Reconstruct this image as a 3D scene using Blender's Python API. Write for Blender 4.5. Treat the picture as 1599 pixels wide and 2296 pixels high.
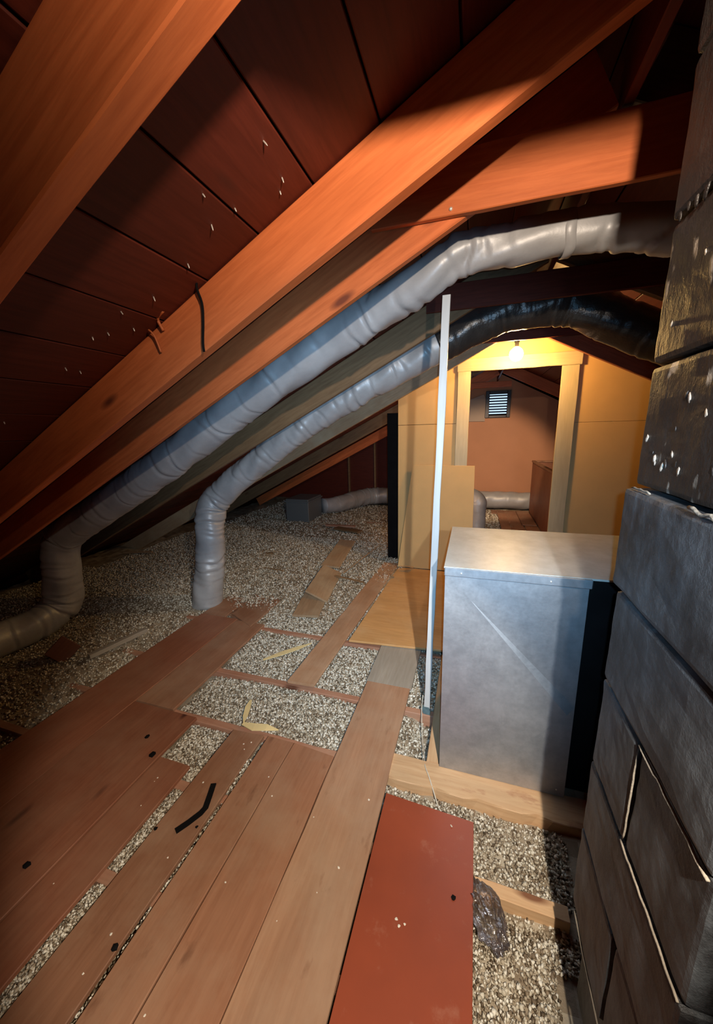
import bpy, bmesh, math, random
import numpy as np
from mathutils import Vector, Matrix, noise as mnoise

for o in list(bpy.data.objects):
    bpy.data.objects.remove(o, do_unlink=True)
SC = bpy.context.scene
COL = SC.collection

# ------------------------------------------------------------------ camera
cam_d = bpy.data.cameras.new('camera')
cam = bpy.data.objects.new('camera', cam_d)
COL.objects.link(cam)
cam_d.sensor_fit = 'HORIZONTAL'
cam_d.sensor_width = 36.0
cam_d.lens = 18.266
cam_d.clip_start = 0.02
rx, dn, fw = (Vector((0.9523, 0.3041, -0.0236)), Vector((0.0437, -0.2127, -0.9761)), Vector((-0.3019, 0.9286, -0.2158)))
rx.normalize(); fw.normalize()
up = rx.cross(fw); up.normalize()
cam.matrix_world = Matrix(((rx.x, up.x, -fw.x, 0.0), (rx.y, up.y, -fw.y, 0.0), (rx.z, up.z, -fw.z, 1.7), (0, 0, 0, 1)))
SC.camera = cam

# ------------------------------------------------------------------ world, exposure, lamps
w = bpy.data.worlds.new('attic_dark'); SC.world = w; w.use_nodes = True
w.node_tree.nodes['Background'].inputs[0].default_value = (0.35, 0.42, 0.55, 1)
w.node_tree.nodes['Background'].inputs[1].default_value = 0.0
SC.view_settings.view_transform = 'Standard'
SC.view_settings.look = 'None'
SC.view_settings.exposure = 0.0
SC.view_settings.gamma = 1.0
SC.view_settings.use_curve_mapping = False


def lamp(name, kind, loc, energy, color, radius, aim=None, size=None, blend=None):
    d = bpy.data.lights.new(name, kind)
    d.energy = energy; d.color = color; d.shadow_soft_size = radius
    o = bpy.data.objects.new(name, d); COL.objects.link(o)
    o.location = loc
    if aim is not None:
        o.rotation_euler = Vector(aim).to_track_quat('-Z', 'Y').to_euler()
        d.spot_size = math.radians(size); d.spot_blend = blend
    return o


# lamp above and right of the lens, facing along the attic
lamp('head_lamp', 'SPOT', (0.245, 0.22, 2.325), 112, (1.0, 0.83, 0.66), 0.018, (-0.18, 1.07, 0.10), 146, 1.0)
# torch held in the right hand, aimed at the planks
lamp('hand_torch', 'SPOT', (0.295, 0.0, 1.75), 182, (1.0, 0.90, 0.76), 0.012, (-0.40, 0.58, -0.71), 62, 0.36)
# its wide cool-white flood beside it
lamp('hand_flood', 'SPOT', (0.285, 0.0, 1.76), 122, (0.84, 0.92, 1.0), 0.014, (-0.22, 0.93, -0.34), 84, 1.0)
# small bluish phone torch beside the lens
lamp('phone_torch', 'SPOT', (0.02, 0.0, 1.715), 200, (0.28, 0.62, 1.0), 0.006, (-0.235, 0.940, -0.245), 86, 1.0)
# unseen fill lights added beyond the doorway, above header and behind left wall panel
lamp('added_room_spot', 'SPOT', (0.30, 4.75, 2.42), 360, (1.0, 0.72, 0.46), 0.04, (-0.05, 3.85, -1.80), 47, 0.5)
lamp('added_room_fill', 'POINT', (-0.55, 5.5, 0.9), 16, (1.0, 0.62, 0.38), 0.04)

# ------------------------------------------------------------------ helpers
WORLD = {}


def link(o, parent=None, M=None):
    M = M or Matrix.Identity(4)
    COL.objects.link(o)
    if parent is not None:
        o.parent = parent
        o.matrix_parent_inverse = WORLD[parent.name].inverted()
    o.matrix_basis = M
    WORLD[o.name] = M.copy()
    return o


def tag(o, label=None, cat=None, group=None, kind=None):
    if label: o['label'] = label
    if cat: o['category'] = cat
    if group: o['group'] = group
    if kind: o['kind'] = kind
    return o


def empty(name, loc, label=None, cat=None, group=None, kind=None):
    o = bpy.data.objects.new(name, None)
    o.empty_display_size = 0.1
    link(o, None, Matrix.Translation(loc))
    return tag(o, label, cat, group, kind)


def from_bm(name, bm, mat, parent=None, M=None, smooth=False):
    me = bpy.data.meshes.new(name)
    bm.normal_update()
    bm.to_mesh(me); bm.free()
    if smooth:
        for p in me.polygons: p.use_smooth = True
    if mat: me.materials.append(mat)
    o = bpy.data.objects.new(name, me)
    return link(o, parent, M)


def from_py(name, vs, fs, mat, parent=None, M=None, smooth=False):
    me = bpy.data.meshes.new(name)
    me.from_pydata([tuple(v) for v in vs], [], fs)
    me.update()
    if smooth:
        for p in me.polygons: p.use_smooth = True
    if mat: me.materials.append(mat)
    o = bpy.data.objects.new(name, me)
    return link(o, parent, M)


def frame(a, b, upv):
    a = Vector(a); b = Vector(b)
    x = (b - a).normalized(); z = Vector(upv)
    z = (z - x * z.dot(x)).normalized(); y = z.cross(x)
    c = (a + b) / 2
    return Matrix(((x.x, y.x, z.x, c.x), (x.y, y.y, z.y, c.y), (x.z, y.z, z.z, c.z), (0, 0, 0, 1))), (b - a).length


def board(name, a, b, width, thick, mat, parent=None, upv=(0, 0, 1), segs=10, ch=0.003, jag=0.0015, seed=0, endskew=0.0, wane=0.0):
    """sawn board whose centre line runs a-b; local X is the grain"""
    M, L = frame(a, b, upv)
    rng = random.Random(seed * 7 + 11)
    w2, t2 = width / 2, thick / 2
    prof = [(-w2 + ch, -t2), (w2 - ch, -t2), (w2, -t2 + ch), (w2, t2 - ch), (w2 - ch, t2), (-w2 + ch, t2), (-w2, t2 - ch), (-w2, -t2 + ch)]
    vs, fs = [], []
    for i in range(segs + 1):
        x = -L / 2 + L * i / segs
        jl, jr, jz = rng.gauss(0, jag), rng.gauss(0, jag), rng.gauss(0, jag * 0.5)
        wn = wane * max(0, math.sin(i * 1.7 + seed)) if wane else 0
        for k, (y, z) in enumerate(prof):
            yy = y + (jr if y > 0 else jl)
            zz = z + jz
            if wane and k in (5, 6): yy += wn; zz -= wn * (1 if k == 6 else 0.1)
            xs = x + (endskew * y / width if i in (0, segs) else 0)
            vs.append((xs, yy, zz))
    for i in range(segs):
        for k in range(8):
            k2 = (k + 1) % 8
            fs.append((i * 8 + k, i * 8 + k2, (i + 1) * 8 + k2, (i + 1) * 8 + k))
    fs.append(tuple(range(7, -1, -1)))
    fs.append(tuple(segs * 8 + k for k in range(8)))
    # outward orientation
    fs = [tuple(reversed(f)) for f in fs]
    return from_py(name, vs, fs, mat, parent, M)


def plank(name, x0, x1, y0, y1, top, thick, mat, parent=None, seed=0, **k):
    """board lying flat, grain along y"""
    xm = (x0 + x1) / 2; z = top - thick / 2
    return board(name, (xm, y0, z), (xm, y1, z), abs(x1 - x0), thick, mat, parent, (0, 0, 1), seed=seed, **k)


def bevel_box(name, lo, hi, mat, parent=None, bev=0.004, M=None, seg=1):
    bm = bmesh.new()
    bmesh.ops.create_cube(bm, size=1.0)
    c = [(lo[i] + hi[i]) / 2 for i in range(3)]; s = [abs(hi[i] - lo[i]) for i in range(3)]
    for v in bm.verts: v.co = Vector((v.co.x * s[0], v.co.y * s[1], v.co.z * s[2]))
    if bev: bmesh.ops.bevel(bm, geom=bm.edges[:], offset=bev, segments=seg, affect='EDGES', profile=0.7)
    return from_bm(name, bm, mat, parent, (M or Matrix.Identity(4)) @ Matrix.Translation(c))


def prism(name, poly, axis, d0, d1, mat, parent=None, origin=None):
    """polygon extruded along an axis ('y': poly is (x,z); 'x': poly is (y,z))"""
    n = len(poly)
    o = Vector(origin) if origin else Vector((0, 0, 0))
    def P(p, d):
        v = Vector((p[0], d, p[1])) if axis == 'y' else Vector((d, p[0], p[1]))
        return v - o
    vs = [P(p, d0) for p in poly] + [P(p, d1) for p in poly]
    bm = bmesh.new()
    bv = [bm.verts.new(v) for v in vs]
    bm.faces.new(bv[:n]); bm.faces.new(bv[n:][::-1])
    for i in range(n):
        j = (i + 1) % n
        bm.faces.new((bv[i], bv[n + i], bv[n + j], bv[j]))
    bmesh.ops.recalc_face_normals(bm, faces=bm.faces[:])
    return from_bm(name, bm, mat, parent, Matrix.Translation(o))


def smooth_path(pts, ds):
    """Catmull-Rom through pts (x,y,z,r) resampled to step ds"""
    P = [np.array(p, float) for p in pts]
    P = [2 * P[0] - P[1]] + P + [2 * P[-1] - P[-2]]
    out = []
    for i in range(1, len(P) - 2):
        p0, p1, p2, p3 = P[i - 1:i + 3]
        n = max(2, int(np.linalg.norm((p2 - p1)[:3]) / (ds / 4)))
        for t in np.linspace(0, 1, n, endpoint=False):
            out.append(0.5 * ((2 * p1) + (-p0 + p2) * t + (2 * p0 - 5 * p1 + 4 * p2 - p3) * t * t + (-p0 + 3 * p1 - 3 * p2 + p3) * t ** 3))
    out.append(P[-2])
    out = np.array(out)
    s = np.concatenate([[0], np.cumsum(np.linalg.norm(np.diff(out[:, :3], axis=0), axis=1))])
    n = max(4, int(s[-1] / ds))
    q = np.linspace(0, s[-1], n)
    return np.stack([np.interp(q, s, out[:, k]) for k in range(out.shape[1])], 1), q


def flex_duct(name, pts, mat, parent=None, ds=0.012, na=56, seed=1, crease=0.16, amp=0.010, capped=True, flat=0.0):
    """wrinkled insulated flexible duct swept along a path"""
    C, s = smooth_path(pts, ds)
    rng = np.random.default_rng(seed)
    T = np.gradient(C[:, :3], axis=0); T /= np.linalg.norm(T, axis=1)[:, None]
    K = np.linalg.norm(np.gradient(T, axis=0), axis=1) / ds
    K = np.convolve(K, np.ones(9) / 9, 'same')
    refv = np.array([0.0, 1.0, 0.0])
    A = np.cross(T, refv); bad = np.linalg.norm(A, axis=1) < 0.2
    A[bad] = np.cross(T[bad], np.array([1.0, 0, 0.0]))
    for i in range(1, len(A)):
        A[i] = A[i - 1] - T[i] * A[i - 1].dot(T[i])
        A[i] /= np.linalg.norm(A[i])
    A[0] /= np.linalg.norm(A[0])
    B = np.cross(T, A)
    th = np.linspace(0, 2 * np.pi, na, endpoint=False)
    S, TH = np.meshgrid(s, th, indexing='ij')
    D = np.zeros_like(S)
    x = 0.06
    while x < s[-1]:
        k = np.interp(x, s, K)
        a = amp * rng.uniform(0.35, 1.0) * (1 + 1.1 * min(k / 3.0, 1.0))
        ph = rng.uniform(0, 6.28); wd = rng.uniform(0.9, 2.4)
        ang = np.exp(-((np.angle(np.exp(1j * (TH - ph)))) / wd) ** 2)
        sl = rng.normal(0, 0.02)
        cc = x + sl * np.sin(TH - ph) + 0.010 * np.sin(3 * TH + ph)
        wdt = rng.uniform(0.007, 0.016)
        D -= a * ang * np.exp(-((S - cc) / wdt) ** 2)
        D += a * 0.55 * ang * np.exp(-((S - cc - wdt * 2.4) / (wdt * 1.6)) ** 2)
        x += crease * rng.uniform(0.25, 1.35) / (1 + 1.6 * min(k / 2.5, 1.0))
    # soft quilted undulation
    for _ in range(26):
        fs_, ft = rng.uniform(4, 24), rng.integers(1, 6)
        D += 0.0011 * np.sin(fs_ * S + ft * TH + rng.uniform(0, 6.28))
    Rr = C[:, 3][:, None] + D
    ell = 1 - flat * np.abs(np.sin(TH))
    X = C[:, None, :3] + (Rr * np.cos(TH))[..., None] * A[:, None, :] + (Rr * np.sin(TH) * ell)[..., None] * B[:, None, :]
    n = len(s)
    c0 = C[len(C) // 2, :3]
    vs = (X.reshape(-1, 3) - c0)
    i, j = np.meshgrid(np.arange(n - 1), np.arange(na), indexing='ij')
    j2 = (j + 1) % na
    F = np.stack([i * na + j, i * na + j2, (i + 1) * na + j2, (i + 1) * na + j], -1).reshape(-1, 4)
    fs = F.tolist()
    if capped:
        fs.append(list(range(na))[::-1]); fs.append([(n - 1) * na + k for k in range(na)])
    return from_py(name, vs, fs, mat, parent, Matrix.Translation(Vector(c0)), smooth=True)


def tube(name, pts, r, mat, parent=None, na=8, ds=0.02):
    C, s = smooth_path([(*p, r) for p in pts], ds)
    T = np.gradient(C[:, :3], axis=0); T /= np.linalg.norm(T, axis=1)[:, None]
    ref = np.array([0.31, 0.2, 0.93])
    A = np.cross(T, ref); A /= np.linalg.norm(A, axis=1)[:, None]
    B = np.cross(T, A)
    th = np.linspace(0, 2 * np.pi, na, endpoint=False)
    X = C[:, None, :3] + r * (np.cos(th)[None, :, None] * A[:, None] + np.sin(th)[None, :, None] * B[:, None])
    n = len(s); fs = []
    c0 = C[n // 2, :3]
    for i in range(n - 1):
        for j in range(na):
            j2 = (j + 1) % na
            fs.append((i * na + j, i * na + j2, (i + 1) * na + j2, (i + 1) * na + j))
    fs.append(tuple(range(na))[::-1]); fs.append(tuple((n - 1) * na + k for k in range(na)))
    return from_py(name, X.reshape(-1, 3) - c0, fs, mat, parent, Matrix.Translation(Vector(c0)), smooth=True)


def lathe(name, prof, mat, parent=None, M=None, n=24, smooth=True):
    vs, fs = [], []
    for r, z in prof:
        for k in range(n):
            a = 2 * math.pi * k / n
            vs.append((r * math.cos(a), r * math.sin(a), z))
    for i in range(len(prof) - 1):
        for k in range(n):
            k2 = (k + 1) % n
            fs.append((i * n + k, i * n + k2, (i + 1) * n + k2, (i + 1) * n + k))
    fs.append(tuple(range(n))[::-1]); fs.append(tuple((len(prof) - 1) * n + k for k in range(n)))
    return from_py(name, vs, fs, mat, parent, M, smooth)


# ------------------------------------------------------------------ materials
class NT:
    def __init__(s, name):
        s.m = bpy.data.materials.new(name); s.m.use_nodes = True
        s.t = s.m.node_tree; s.t.nodes.clear()
        s.out = s.n('ShaderNodeOutputMaterial'); s.b = s.n('ShaderNodeBsdfPrincipled')
        s.l(s.b.outputs[0], s.out.inputs[0])
        s.b.inputs['Specular IOR Level'].default_value = 0.3
    def n(s, t, **kw):
        x = s.t.nodes.new(t)
        for k, v in kw.items(): setattr(x, k, v)
        return x
    def l(s, a, b): s.t.links.new(a, b)
    def coords(s, scale=(1, 1, 1), rnd=7.0, kind='Object'):
        tc = s.n('ShaderNodeTexCoord'); mp = s.n('ShaderNodeMapping')
        mp.inputs['Scale'].default_value = scale
        src = tc.outputs[kind]
        if rnd:
            oi = s.n('ShaderNodeObjectInfo'); ml = s.n('ShaderNodeVectorMath', operation='SCALE')
            cb = s.n('ShaderNodeCombineXYZ')
            for k in range(3): s.l(oi.outputs['Random'], cb.inputs[k])
            s.l(cb.outputs[0], ml.inputs[0]); ml.inputs['Scale'].default_value = rnd
            ad = s.n('ShaderNodeVectorMath', operation='ADD')
            s.l(src, ad.inputs[0]); s.l(ml.outputs[0], ad.inputs[1]); src = ad.outputs[0]
        s.l(src, mp.inputs['Vector'])
        return mp.outputs[0]
    def noise(s, v, scale, detail=4, rough=0.55, dist=0.0):
        x = s.n('ShaderNodeTexNoise'); x.inputs['Scale'].default_value = scale
        x.inputs['Detail'].default_value = detail; x.inputs['Roughness'].default_value = rough
        x.inputs['Distortion'].default_value = dist
        s.l(v, x.inputs['Vector']); return x.outputs['Fac']
    def ramp(s, f, stops):
        r = s.n('ShaderNodeValToRGB'); e = r.color_ramp.elements
        while len(e) < len(stops): e.new(0.5)
        for i, (p, c) in enumerate(stops):
            e[i].position = p; e[i].color = (*c, 1) if len(c) == 3 else c
        s.l(f, r.inputs[0]); return r.outputs[0]
    def mix(s, f, a, b, mode='MIX'):
        x = s.n('ShaderNodeMix', data_type='RGBA', blend_type=mode)
        if isinstance(f, (int, float)): x.inputs[0].default_value = f
        else: s.l(f, x.inputs[0])
        for v, i in ((a, 6), (b, 7)):
            if isinstance(v, tuple): x.inputs[i].default_value = (*v, 1)
            else: s.l(v, x.inputs[i])
        return x.outputs[2]
    def bump(s, h, strength, dist=0.01):
        x = s.n('ShaderNodeBump'); x.inputs['Strength'].default_value = strength
        x.inputs['Distance'].default_value = dist
        s.l(h, x.inputs['Height']); s.l(x.outputs[0], s.b.inputs['Normal'])
    def base(s, c):
        if isinstance(c, tuple): s.b.inputs['Base Color'].default_value = (*c, 1)
        else: s.l(c, s.b.inputs['Base Color'])
    def rough(s, v): s.b.inputs['Roughness'].default_value = v
    def val(s, k, v): s.b.inputs[k].default_value = v


def grey(v): return (v, v, v)


def wood(name, light, dark, knot=(0.05, 0.02, 0.01), rough=0.6, grain=1.0, dust=None, dustamt=0.5, knots=True, stain=None):
    m = NT(name)
    v1 = m.coords((1.3, 16, 16)); v2 = m.coords((0.7, 3.0, 3.0))
    n1 = m.noise(v1, 4.0, 5, 0.6, 0.4)
    n2 = m.noise(v2, 2.2, 3, 0.5)
    col = m.mix(m.ramp(n1, [(0.36, grey(0)), (0.68, grey(1))]), light, dark)
    col = m.mix(m.ramp(n2, [(0.35, grey(0)), (0.75, grey(0.55))]), col, tuple(c * 0.62 for c in light))
    # slight tone shift from board to board
    oi = m.n('ShaderNodeObjectInfo')
    hs = m.n('ShaderNodeHueSaturation')
    mr = m.n('ShaderNodeMapRange'); mr.inputs['To Min'].default_value = 0.82; mr.inputs['To Max'].default_value = 1.15
    m.l(oi.outputs['Random'], mr.inputs[0]); m.l(mr.outputs[0], hs.inputs['Value']); m.l(col, hs.inputs['Color'])
    col = hs.outputs[0]
    if knots:
        vo = m.n('ShaderNodeTexVoronoi'); vo.inputs['Scale'].default_value = 1.0
        m.l(m.coords((1.6, 5.0, 5.0)), vo.inputs['Vector'])
        kf = m.ramp(vo.outputs['Distance'], [(0.05, grey(1)), (0.12, grey(0))])
        col = m.mix(kf, col, knot)
    if dust:
        nd = m.noise(m.coords((1, 1, 1)), 3.0, 6, 0.65)
        col = m.mix(m.ramp(nd, [(0.42, grey(0)), (0.70, grey(dustamt))]), col, dust)
    if stain:
        ns = m.noise(m.coords((1.0, 2.5, 2.5), 13.0), 5.0, 5, 0.6)
        col = m.mix(m.ramp(ns, [(0.62, grey(0)), (0.74, grey(0.7))]), col, stain)
    m.base(col); m.rough(rough)
    m.bump(n1, 0.25 * grain, 0.003)
    return m.m


def plain(name, c, rough=0.6, var=0.15, scale=6.0, bump=0.1, metal=0.0, spec=0.3):
    m = NT(name)
    n = m.noise(m.coords((1, 1, 1)), scale, 5, 0.6)
    m.base(m.mix(m.ramp(n, [(0.3, grey(0)), (0.7, grey(1))]), tuple(x * (1 - var) for x in c), tuple(min(1, x * (1 + var)) for x in c)))
    m.rough(rough); m.val('Metallic', metal); m.val('Specular IOR Level', spec)
    if bump: m.bump(m.noise(m.coords((1, 1, 1)), scale * 8, 4), bump, 0.004)
    return m.m


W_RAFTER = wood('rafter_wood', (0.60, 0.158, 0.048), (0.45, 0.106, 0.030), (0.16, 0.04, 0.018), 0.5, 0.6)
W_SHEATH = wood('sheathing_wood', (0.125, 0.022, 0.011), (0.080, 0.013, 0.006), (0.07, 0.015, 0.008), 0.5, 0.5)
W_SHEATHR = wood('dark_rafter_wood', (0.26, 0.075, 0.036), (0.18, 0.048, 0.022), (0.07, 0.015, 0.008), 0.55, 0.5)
W_OLD = wood('brown_rafter_wood', (0.26, 0.155, 0.075), (0.18, 0.098, 0.045), (0.1, 0.045, 0.02), 0.6, 0.6)  # duller brown wood for other rafters, studs and slivers
W_PLANK = wood('plank_wood', (0.345, 0.162, 0.088), (0.285, 0.126, 0.066), (0.14, 0.055, 0.03), 0.55, 0.5, (0.40, 0.26, 0.165), 0.5, stain=(0.17, 0.075, 0.04))
W_PLANKL = wood('tan_plank_wood', (0.46, 0.248, 0.142), (0.385, 0.195, 0.108), (0.16, 0.07, 0.04), 0.55, 0.5, (0.44, 0.31, 0.205), 0.45, stain=(0.20, 0.095, 0.052))
W_PLANKT = wood('light_plank_wood', (0.56, 0.315, 0.175), (0.47, 0.245, 0.130), (0.2, 0.09, 0.05), 0.55, 0.5, (0.58, 0.41, 0.27), 0.4)
W_PLANKR = wood('red_plank_wood', (0.29, 0.108, 0.056), (0.23, 0.080, 0.041), (0.08, 0.025, 0.015), 0.55, 0.5, (0.36, 0.20, 0.12), 0.35)
W_PLANKG = wood('grey_plank_wood', (0.36, 0.31, 0.245), (0.30, 0.25, 0.19), (0.14, 0.12, 0.07), 0.6, 0.4, knots=False)
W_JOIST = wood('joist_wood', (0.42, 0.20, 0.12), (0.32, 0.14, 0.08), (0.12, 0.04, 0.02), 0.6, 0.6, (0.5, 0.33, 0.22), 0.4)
W_FRESH = wood('fresh_joist_wood', (0.66, 0.42, 0.23), (0.56, 0.32, 0.16), (0.22, 0.09, 0.04), 0.6, 0.7, stain=(0.32, 0.12, 0.06))
W_PLY = wood('plywood_veneer', (0.66, 0.36, 0.14), (0.56, 0.28, 0.10), (0.32, 0.15, 0.06), 0.5, 0.3, (0.72, 0.47, 0.25), 0.4, knots=False)
W_CREAM = wood('painted_frame_wood', (0.60, 0.48, 0.285), (0.54, 0.42, 0.24), (0.45, 0.3, 0.15), 0.5, 0.4, knots=False)
W_STRIP = wood('white_painted_strip', (0.56, 0.55, 0.52), (0.50, 0.49, 0.47), (0.4, 0.38, 0.35), 0.4, 0.3, knots=False)
W_WEATHER = wood('weathered_board_wood', (0.42, 0.27, 0.15), (0.33, 0.20, 0.11), (0.14, 0.08, 0.04), 0.7, 0.6, (0.5, 0.4, 0.26), 0.5)
W_SPLINT = plain('pale_splinter_wood', (0.80, 0.62, 0.30), 0.6, 0.12)
W_BLOCK = wood('red_offcut_wood', (0.20, 0.070, 0.036), (0.15, 0.050, 0.026), (0.1, 0.03, 0.02), 0.6, 0.4, knots=False)
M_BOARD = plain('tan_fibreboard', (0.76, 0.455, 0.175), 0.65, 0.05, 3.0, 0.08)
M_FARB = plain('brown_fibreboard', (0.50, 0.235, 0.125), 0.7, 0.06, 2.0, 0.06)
M_GREYB = plain('grey_fibreboard', (0.42, 0.32, 0.25), 0.7, 0.06, 2.0, 0.06)
M_RED = None
M_BLACK = plain('black_paper', (0.008, 0.007, 0.007), 0.9, 0.2, spec=0.04)
M_BULB = None


def make_special():
    global M_METALTOP, M_DUCTBLK, M_RED, M_BULB, M_DUCT, M_DUCTD, M_METAL, M_BLOCK, M_TAR, M_GRAVEL, M_MORTAR, M_BAG, M_NAIL, M_SKYLIGHT, M_TAPE, M_STRING, M_VENT, M_PLASTER, M_CHIP
    m = NT('red_hardboard')
    n = m.noise(m.coords((1, 1, 1)), 2.5, 5, 0.6)
    c = m.mix(m.ramp(n, [(0.35, grey(0)), (0.7, grey(1))]), (0.30, 0.062, 0.026), (0.24, 0.052, 0.024))
    n2 = m.noise(m.coords((1, 1, 1)), 9, 6, 0.7)
    c = m.mix(m.ramp(n2, [(0.58, grey(0)), (0.72, grey(0.35))]), c, (0.42, 0.2, 0.13))
    m.base(c); m.rough(0.42); m.bump(m.noise(m.coords((1, 1, 1)), 90, 3), 0.08, 0.002); M_RED = m.m

    m = NT('lit_bulb_glass')
    em = m.n('ShaderNodeEmission'); em.inputs[0].default_value = (1, 0.60, 0.20, 1); em.inputs[1].default_value = 370
    m.l(em.outputs[0], m.out.inputs[0]); M_BULB = m.m

    m = NT('grey_duct_jacket')
    n = m.noise(m.coords((1, 1, 1)), 5, 6, 0.65)
    m.base(m.mix(m.ramp(n, [(0.35, grey(0)), (0.7, grey(1))]), (0.34, 0.335, 0.335), (0.43, 0.425, 0.42)))
    m.rough(0.42); m.val('Metallic', 0.12); m.val('Specular IOR Level', 0.5)
    m.bump(m.noise(m.coords((1, 1, 1)), 38, 5, 0.6), 0.22, 0.004); M_DUCT = m.m
    m = NT('sheet_metal_pipe')
    m.base((0.17, 0.18, 0.18)); m.rough(0.5); m.val('Metallic', 0.4)
    m.bump(m.noise(m.coords((1, 1, 1)), 20, 4), 0.1, 0.003); M_DUCTD = m.m

    m = NT('galvanized_sheet')
    v = m.coords((1, 1, 1))
    n = m.noise(v, 12, 6, 0.7); n2 = m.noise(v, 70, 4, 0.6)
    c = m.mix(m.ramp(n, [(0.35, grey(0)), (0.68, grey(1))]), (0.36, 0.37, 0.385), (0.50, 0.51, 0.525))
    m.base(c); m.val('Metallic', 0.78); m.val('Specular IOR Level', 0.5)
    r = m.n('ShaderNodeMapRange'); r.inputs['To Min'].default_value = 0.40; r.inputs['To Max'].default_value = 0.56
    m.l(n2, r.inputs[0]); m.l(r.outputs[0], m.b.inputs['Roughness'])
    m.bump(n2, 0.10, 0.002); M_METAL = m.m
    m = NT('lit_metal_top')  # galvanized top with its cream lamplight put into the base colour
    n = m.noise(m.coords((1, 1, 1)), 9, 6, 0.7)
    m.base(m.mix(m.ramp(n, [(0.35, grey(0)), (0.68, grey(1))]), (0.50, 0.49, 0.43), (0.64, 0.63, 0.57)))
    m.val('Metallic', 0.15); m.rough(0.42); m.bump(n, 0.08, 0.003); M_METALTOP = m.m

    m = NT('sooty_flue_block')
    v = m.coords((1, 1, 1))
    n = m.noise(m.coords((2.0, 2.0, 0.7)), 5, 6, 0.68)
    c = m.mix(m.ramp(n, [(0.40, grey(0)), (0.66, grey(1))]), (0.014, 0.0125, 0.0125), (0.080, 0.086, 0.092))
    m.base(c); m.rough(0.52); m.val('Specular IOR Level', 0.45)
    m.bump(m.noise(v, 26, 7, 0.72), 0.65, 0.010); M_BLOCK = m.m
    m = NT('tarred_block')
    n = m.noise(v if False else m.coords((1, 1, 1)), 9, 6, 0.7)
    fl = m.noise(m.coords((1, 1, 0.55)), 22, 3, 0.5)
    c = m.mix(m.ramp(n, [(0.4, grey(0)), (0.7, grey(1))]), (0.010, 0.008, 0.0075), (0.026, 0.021, 0.018))
    c = m.mix(m.ramp(fl, [(0.66, grey(0)), (0.72, grey(0.8))]), c, (0.42, 0.36, 0.29))  # pale specks painted into the tar colour as glints
    m.base(c); m.rough(0.46); m.val('Specular IOR Level', 0.5)
    m.bump(m.noise(m.coords((1, 1, 0.6)), 24, 6, 0.7), 0.55, 0.014); M_TAR = m.m
    M_MORTAR = plain('pale_mortar', (0.20, 0.165, 0.125), 0.8, 0.2, 20, 0.5)

    m = NT('vermiculite_fill')
    at = m.n('ShaderNodeAttribute'); at.attribute_name = 'tone'
    c = m.ramp(at.outputs['Fac'], [(0.0, (0.10, 0.065, 0.035)), (0.25, (0.26, 0.19, 0.12)), (0.55, (0.48, 0.40, 0.29)), (0.8, (0.68, 0.61, 0.48)), (1.0, (0.88, 0.82, 0.70))])
    m.base(c); m.rough(0.5); m.val('Specular IOR Level', 0.45)
    m.bump(m.noise(m.coords((1, 1, 1), 0), 110, 4, 0.7), 0.5, 0.01); M_GRAVEL = m.m

    m = NT('clear_plastic_film')
    tr = m.n('ShaderNodeBsdfTransparent'); tr.inputs[0].default_value = (0.90, 0.88, 0.86, 1)
    gl = m.n('ShaderNodeBsdfGlossy'); gl.inputs[0].default_value = (0.9, 0.88, 0.9, 1); gl.inputs['Roughness'].default_value = 0.18
    df = m.n('ShaderNodeBsdfTranslucent'); df.inputs[0].default_value = (0.75, 0.7, 0.7, 1)
    fr = m.n('ShaderNodeFresnel'); fr.inputs[0].default_value = 1.6
    m1 = m.n('ShaderNodeMixShader'); m1.inputs[0].default_value = 0.22; m.l(tr.outputs[0], m1.inputs[1]); m.l(df.outputs[0], m1.inputs[2])
    m2 = m.n('ShaderNodeMixShader'); m.l(fr.outputs[0], m2.inputs[0]); m.l(m1.outputs[0], m2.inputs[1]); m.l(gl.outputs[0], m2.inputs[2])
    m.l(m2.outputs[0], m.out.inputs[0])
    bp = m.n('ShaderNodeBump'); bp.inputs['Strength'].default_value = 0.5; bp.inputs['Distance'].default_value = 0.01
    m.l(m.noise(m.coords((1, 1, 1)), 40, 3), bp.inputs['Height']); m.l(bp.outputs[0], gl.inputs['Normal']); m.l(bp.outputs[0], fr.inputs['Normal'])
    M_BAG = m.m
    M_DUCTBLK = plain('glossy_black_jacket', (0.030, 0.028, 0.027), 0.28, 0.2, 10, 0.5, 0.0, 0.5)  # glossy black surface for one run of the second duct
    M_NAIL = plain('zinc_nail', (0.75, 0.7, 0.62), 0.35, 0.1, 5, 0, 0.5, 0.6)
    m = NT('daylight_through_vent')
    em = m.n('ShaderNodeEmission'); em.inputs[0].default_value = (0.50, 0.72, 1.0, 1); em.inputs[1].default_value = 1.6
    m.l(em.outputs[0], m.out.inputs[0]); M_SKYLIGHT = m.m
    M_TAPE = plain('dark_wrap', (0.10, 0.15, 0.16), 0.3, 0.3, 30, 0.4)
    M_STRING = plain('pale_string', (0.62, 0.56, 0.45), 0.8, 0.1)
    M_VENT = plain('vent_metal', (0.03, 0.026, 0.026), 0.4, 0.1, 6, 0.05, 0.5)
    M_PLASTER = plain('plaster_slab', (0.2, 0.16, 0.12), 0.8, 0.1)
    M_CHIP = plain('pale_chip', (0.78, 0.70, 0.58), 0.6, 0.1)


make_special()

# ------------------------------------------------------------------ roof geometry numbers (6 in 12 pitch)
RIDGE_X = 0.41
def under_l(x): return 2.5 + 0.5 * x          # underside of left rafters
def under_r(x): return 2.91 - 0.5 * x
RD = 0.187                                     # rafter depth, square to the slope
SH = 0.212                                     # vertical step from rafter underside to sheathing
NL = Vector((-0.5, 0, 1)).normalized(); NR = Vector((0.5, 0, 1)).normalized()

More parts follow.
